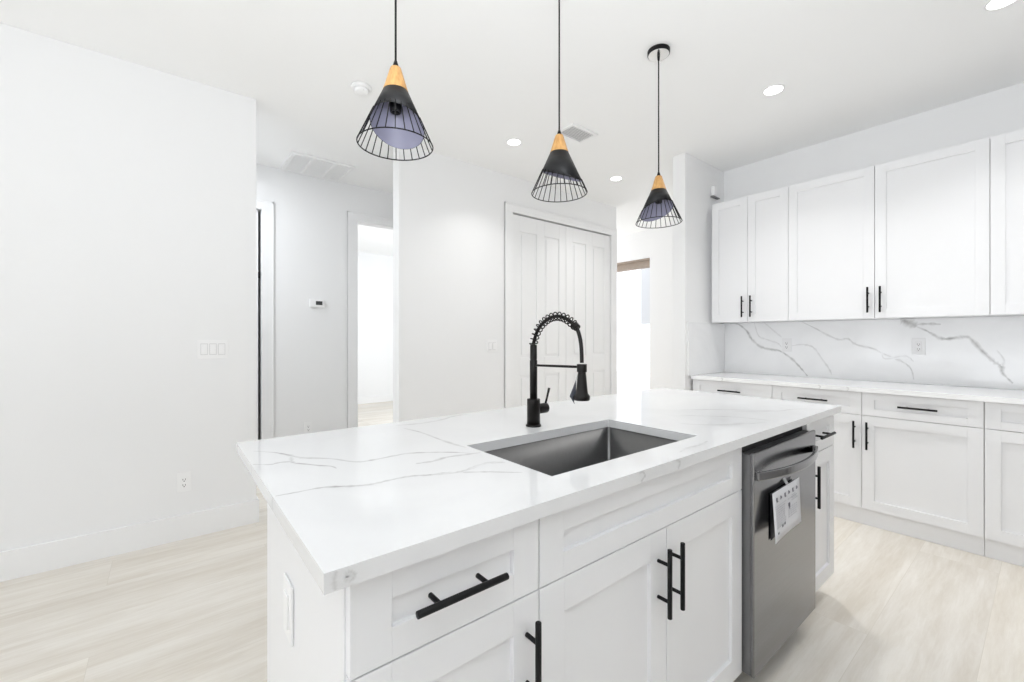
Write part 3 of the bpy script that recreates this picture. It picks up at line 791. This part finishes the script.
# upper cabinets
XU = 3.873
FU = Face((XU, 0), (0, -1), (-1, 0))
def upper(label, y1, y0, doors, pulls):
    t = thing('wall_cabinet', label, 'cabinet', (4.05, (y0+y1)/2, 1.381))
    q = new(); bx(q, XU+0.0205, XR-0.001, y0+0.001, y1-0.001, 1.3825, 2.4500); obj('body', q, M['cab'], t)
    for i, (ya, yb) in enumerate(doors):
        d_ = shaker(FU, -ya+G, -yb-G, 1.381, 2.4515, 'door', t, stile=0.060)
        for (j, u) in pulls:
            if j == i: pull(FU, -u, 1.5095, True, d_)
    return t
upper('narrow white wall cabinet with two slim doors beside the return wall', 1.926, 1.309, [(1.926, 1.618), (1.618, 1.309)], [(0, 1.653), (1, 1.584)])
upper('wide white wall cabinet with two broad doors above the backsplash', 1.309, 0.228, [(1.309, 0.771), (0.771, 0.228)], [(0, 0.804), (1, 0.736)])
upper('white wall cabinet cut off by the picture edge above the counter', 0.228, -0.68, [(0.228, -0.226), (-0.226, -0.68)], [(0, -0.19), (1, -0.26)])
b = new(); bx(b, XU+0.10, XU+0.12, 1.9275, YR-0.001, 1.382, 2.4500); struct('trim_7', b, M['cab'])

# small white sensor on the return wall
sn = thing('motion_sensor', 'small white sensor with a dark bracket on the return wall above the cabinet corner', 'sensor', (3.99, YR, 2.56))
b = new(); bx(b, 3.965, 4.015, YR-0.032, YR-0.0005, 2.566, 2.655); obj('housing', b, M['plastic'], sn, 0.006)
b = new(); bx(b, 3.95, 4.08, YR-0.030, YR-0.0005, 2.552, 2.564); obj('bracket', b, M['bracket'], sn, 0.004)

# ------------------------------------------------------------------ pendants
PX, PY = 0.600, 1.374
ZA, KA = 1.965, 0.40          # oblique cut of the shade
def cone_r(z): return 0.041 + 0.456*(2.069 - z)
def cut(th, dr=0.0):
    """radius and height where the cone meets the oblique plane (high side along +x)"""
    c = math.cos(th)*KA
    r = (0.041 + 0.456*(2.069-ZA))/(1 + 0.456*c); return r, ZA + r*c
pd = thing('pendant_light', 'black wire cone pendant with pale lining showing, over the open end of the island', 'pendant light', (PX, PY, 1.889), 'pendant lights over the island')
def shell(bm, off, top=2.069, seg=64):
    A = []; B = []
    for k in range(seg):
        th = 2*PI*k/seg; r, z = cut(th)
        A.append(bm.verts.new((PX+(0.041-off)*math.cos(th), PY+(0.041-off)*math.sin(th), top)))
        B.append(bm.verts.new((PX+(r-off)*math.cos(th), PY+(r-off)*math.sin(th), z)))
    return A, B
b = new(); A, B = shell(b, 0.0); A2, B2 = shell(b, 0.0016, 2.0685)
for k in range(64):
    j = (k+1) % 64
    for q4 in ((A[k], A[j], B[j], B[k]), (A2[j], A2[k], B2[k], B2[j])):
        f = b.faces.new(q4); f.smooth = True
    b.faces.new((B[k], B[j], B2[j], B2[k])); b.faces.new((A[j], A[k], A2[k], A2[j]))
sh = obj('shade', b, M['shade_black'], pd)
b = new(); A, B = shell(b, 0.0020, 2.067)
for k in range(64):
    f = b.faces.new((A[k], A[(k+1) % 64], B[(k+1) % 64], B[k])); f.smooth = True
obj('lining', b, M['lining'], sh)
# wire cage: 26 ribs and the ring
b = new()
for k in range(26):
    th = 2*PI*(k+0.5)/26; r, z = cut(th); zz = min(z+0.012, 2.06)
    r0 = cone_r(zz)+0.0004; r1 = cone_r(1.8895)
    cyl(b, (PX+r0*math.cos(th), PY+r0*math.sin(th), zz), (PX+r1*math.cos(th), PY+r1*math.sin(th), 1.8895), 0.0018, seg=6, caps=False)
rr = cone_r(1.889)
tube(b, [(PX+rr*math.cos(2*PI*k/64), PY+rr*math.sin(2*PI*k/64), 1.889) for k in range(64)], 0.0021, 6, closed=True)
obj('wire_cage', b, M['black'], pd)
b = new(); lathe(b, [(0.0, 2.0675), (0.0405, 2.0675), (0.0415, 2.070), (0.0400, 2.074), (0.0185, 2.1445), (0.0165, 2.148), (0.0, 2.148)], (PX, PY), 40); obj('wooden_cap', b, M['oak'], pd)
b = new(); lathe(b, [(0.0, 2.1475), (0.0105, 2.1475), (0.0095, 2.156), (0.0045, 2.172), (0.0, 2.172)], (PX, PY), 20); obj('cord_grip', b, M['black'], pd)
b = new(); cyl(b, (PX, PY, 2.165), (PX, PY, H-0.03), 0.0036, seg=10); obj('cord', b, M['black'], pd)
b = new(); lathe(b, [(0.0, 2.067), (0.021, 2.067), (0.021, 2.018), (0.0185, 2.010), (0.018, 1.999), (0.012, 1.999), (0.012, 2.025), (0.0, 2.025)], (PX, PY), 24); obj('lamp_socket', b, M['black'], pd)
b = new(); lathe(b, [(0.060, H-0.0005), (0.060, H-0.0225), (0.058, H-0.0245), (0.0, H-0.0245), (0.0, H-0.0005), (0.060, H-0.0005)], (PX, PY), 48, smooth=False); cn = obj('canopy', b, M['black'], pd)
b = new(); lathe(b, [(0.0, H-0.0247), (0.0565, H-0.0247), (0.0560, H-0.0262), (0.0, H-0.0262)], (PX, PY), 48, smooth=False); obj('cover_plate', b, M['chrome'], cn)
b = new(); lathe(b, [(0.0, H-0.0262), (0.008, H-0.0262), (0.0065, H-0.050), (0.003, H-0.062), (0.0, H-0.062)], (PX, PY), 20); obj('strain_relief', b, M['black'], cn)
pd.rotation_euler = (0, 0, math.radians(225))
dup(pd, (1.371, PY, 1.889), math.radians(90), 'middle black cone pendant, its dark outer side towards the sink and faucet')
dup(pd, (2.154, PY, 1.889), math.radians(255), 'black cone pendant with its round ceiling canopy in view, near the return wall')

# ------------------------------------------------------------------ ceiling and wall fittings
def spot(name, loc, power, size=0.09):
    d_ = bpy.data.lights.new(name, 'AREA'); d_.shape = 'DISK'; d_.size = size; d_.energy = power; d_.color = (1.0, 0.99, 0.975); d_.spread = math.radians(111)
    o_ = bpy.data.objects.new(name, d_); COL.objects.link(o_); o_.location = loc; return o_
dlx = [(3.072, 1.123, 'round recessed downlight nearest the tall wall cabinets'),
       (2.226, 2.754, 'round recessed downlight beside the middle pendant cap'),
       (3.539, 2.740, 'round recessed downlight in front of the closet doors between two pendants'),
       (3.112, 0.142, 'round recessed downlight cut off by the top picture edge')]
dl = None
for i, (x, y, lb) in enumerate(dlx):
    if dl is None:
        dl = thing('downlight', lb, 'light', (x, y, H), 'recessed downlights')
        b = new(); lathe(b, [(0.052, H-0.0006), (0.062, H-0.0006), (0.060, H-0.005), (0.052, H-0.006), (0.052, H-0.0006)], (x, y), 48); obj('trim_ring', b, M['plastic'], dl)
        b = new(); lathe(b, [(0.0, H-0.0062), (0.0518, H-0.0062), (0.0518, H-0.001), (0.0, H-0.001)], (x, y), 48, smooth=False); obj('lens', b, M['lamp'], dl)
    else: dup(dl, (x, y, H), 0, lb)
    spot('downlight_glow', (x, y, H-0.012), (4.8, 3.4, 3.4, 4.8)[i])

sd = thing('smoke_detector', 'round white smoke detector on the ceiling', 'smoke detector', (0.976, 2.765, H))
b = new(); lathe(b, [(0.0, H-0.0006), (0.062, H-0.0006), (0.062, H-0.012), (0.056, H-0.018), (0.0, H-0.018)], (0.976, 2.765), 40); obj('base', b, M['plastic'], sd)
b = new(); lathe(b, [(0.0, H-0.0182), (0.048, H-0.0182), (0.044, H-0.034), (0.030, H-0.040), (0.0, H-0.040)], (0.976, 2.765), 40); obj('cap', b, M['plastic'], sd)
b = new(); bx(b, 0.971, 0.981, 2.725, 2.735, H-0.0375, H-0.030); obj('indicator', b, M['plastic_grey'], sd)

rv = thing('return_air_vent', 'large white return air vent on the hall ceiling', 'vent', (1.115, 4.32, H))
x0, x1, y0, y1 = 0.842, 1.388, 4.08, 4.565
b = new(); z0, z1 = H-0.016, H-0.0005
bx(b, x0, x1, y0, y0+0.035, z0, z1); bx(b, x0, x1, y1-0.035, y1, z0, z1); bx(b, x0, x0+0.035, y0+0.035, y1-0.035, z0, z1); bx(b, x1-0.035, x1, y0+0.035, y1-0.035, z0, z1)
for k in (1, 2): bx(b, x0+(x1-x0)*k/3-0.012, x0+(x1-x0)*k/3+0.012, y0+0.035, y1-0.035, z0, z1)
obj('frame', b, M['plastic'], rv, 0.003)
b = new(); bx(b, x0+0.03, x1-0.03, y0+0.03, y1-0.03, H-0.003, H-0.0006); obj('backing', b, M['plastic_grey'], rv)
b = new(); yy = y0+0.04
while yy < y1-0.045: bx(b, x0+0.034, x1-0.034, yy, yy+0.011, H-0.010, H-0.0065); yy += 0.019
obj('grille', b, M['plastic'], rv)

sv = thing('ceiling_vent', 'small square supply vent with grey louvres on the kitchen ceiling', 'vent', (2.515, 2.325, H))
x0, x1, y0, y1 = 2.372, 2.660, 2.232, 2.425
b = new(); z0 = H-0.012
bx(b, x0, x1, y0, y0+0.025, z0, z1); bx(b, x0, x1, y1-0.025, y1, z0, z1); bx(b, x0, x0+0.025, y0+0.025, y1-0.025, z0, z1); bx(b, x1-0.025, x1, y0+0.025, y1-0.025, z0, z1)
obj('frame', b, M['plastic'], sv, 0.002)
b = new(); bx(b, x0+0.02, x1-0.02, y0+0.02, y1-0.02, H-0.002, H-0.0006); obj('backing', b, M['vent_back'], sv)
b = new(); yy = y0+0.032
while yy < y1-0.03:
    bx(b, x0+0.024, x1-0.024, yy, yy+0.010, H-0.0095, H-0.007); yy += 0.017
obj('louvres', b, M['louvre'], sv)

class WallFace(Face): pass
def plate(F, u, z, gangs, kind, name, label, cat, group=None, w1=0.072, h=0.118, m=None):
    m = m or M['plastic']
    W = w1 + 0.046*(gangs-1)
    p = F.p(u, 0, z)
    t = thing(name, label, cat, (p.x, p.y, z-h/2), group)
    q = new(); F.box(q, u-W/2, u+W/2, 0.0004, 0.006, z-h/2, z+h/2); obj('cover_plate', q, m, t, 0.002)
    for g in range(gangs):
        c = u + (g-(gangs-1)/2)*0.046
        if kind == 'switch':
            q = new(); F.box(q, c-0.0165, c+0.0165, 0.0062, 0.0105, z-0.033, z+0.033); obj('rocker', q, m, t, 0.0015)
            q = new(); F.box(q, c-0.0185, c+0.0185, 0.0058, 0.0063, z-0.0355, z+0.0355); obj('rocker_gap', q, M['plastic_grey'], t)
        elif kind == 'insert':
            q = new(); F.box(q, c-0.0165, c+0.0165, 0.0058, 0.0095, z-0.036, z+0.036); obj('receptacle', q, m, t, 0.001)
        else:
            q = new(); F.box(q, c-0.0165, c+0.0165, 0.0058, 0.0085, z-0.034, z+0.034); rc = obj('receptacle', q, m, t, 0.001)
            q = new()
            for zz in (-0.018, 0.016):
                F.box(q, c-0.0075, c-0.0050, 0.0084, 0.0090, z+zz-0.004, z+zz+0.006); F.box(q, c+0.0050, c+0.0075, 0.0084, 0.0090, z+zz-0.004, z+zz+0.006)
                F.box(q, c-0.003, c+0.003, 0.0084, 0.0090, z+zz-0.012, z+zz-0.007)
            obj('slots', q, M['slot'], rc)
    return t
FL = Face((0, YL), (1, 0), (0, -1)); FH = Face((0, YH), (1, 0), (0, -1)); FS = Face((XR-0.015, 0), (0, -1), (-1, 0)); FE = Face((0.2105, 0), (0, -1), (-1, 0))
plate(FL, 0.231, 1.170, 3, 'switch', 'light_switch', 'white three-gang light switch on the long bare living wall', 'light switch')
plate(FL, 0.084, 0.351, 1, 'outlet', 'wall_outlet', 'white wall outlet low on the long bare living wall', 'outlet')
plate(FL, 2.436, 1.164, 2, 'switch', 'light_switch', 'white double light switch beside the closet door casing', 'light switch')
plate(FH, 1.092, 0.352, 1, 'outlet', 'wall_outlet', 'white wall outlet low on the hall wall below the thermostat', 'outlet')
plate(FS, -0.590, 1.180, 1, 'outlet', 'wall_outlet', 'white outlet in the backsplash under the broad wall cabinet', 'outlet', m=M['plate_soft'])
plate(FS, -1.431, 1.180, 1, 'outlet', 'wall_outlet', 'white outlet in the backsplash under the two slim cabinet doors', 'outlet', m=M['plate_soft'])
t = plate(FE, -1.039, 0.651, 1, 'insert', 'wall_outlet', 'white outlet plate on the end panel of the island', 'outlet', h=0.125, w1=0.078)

th = thing('thermostat', 'white thermostat with a dark screen on the hall wall', 'thermostat', (1.170, YH, 1.55))
b = new(); bx(b, 1.102, 1.238, YH-0.024, YH-0.0005, 1.547, 1.630); obj('housing', b, M['plastic'], th, 0.006)
b = new(); bx(b, 1.158, 1.220, YH-0.0255, YH-0.0235, 1.570, 1.608); obj('screen', b, M['slot'], th)
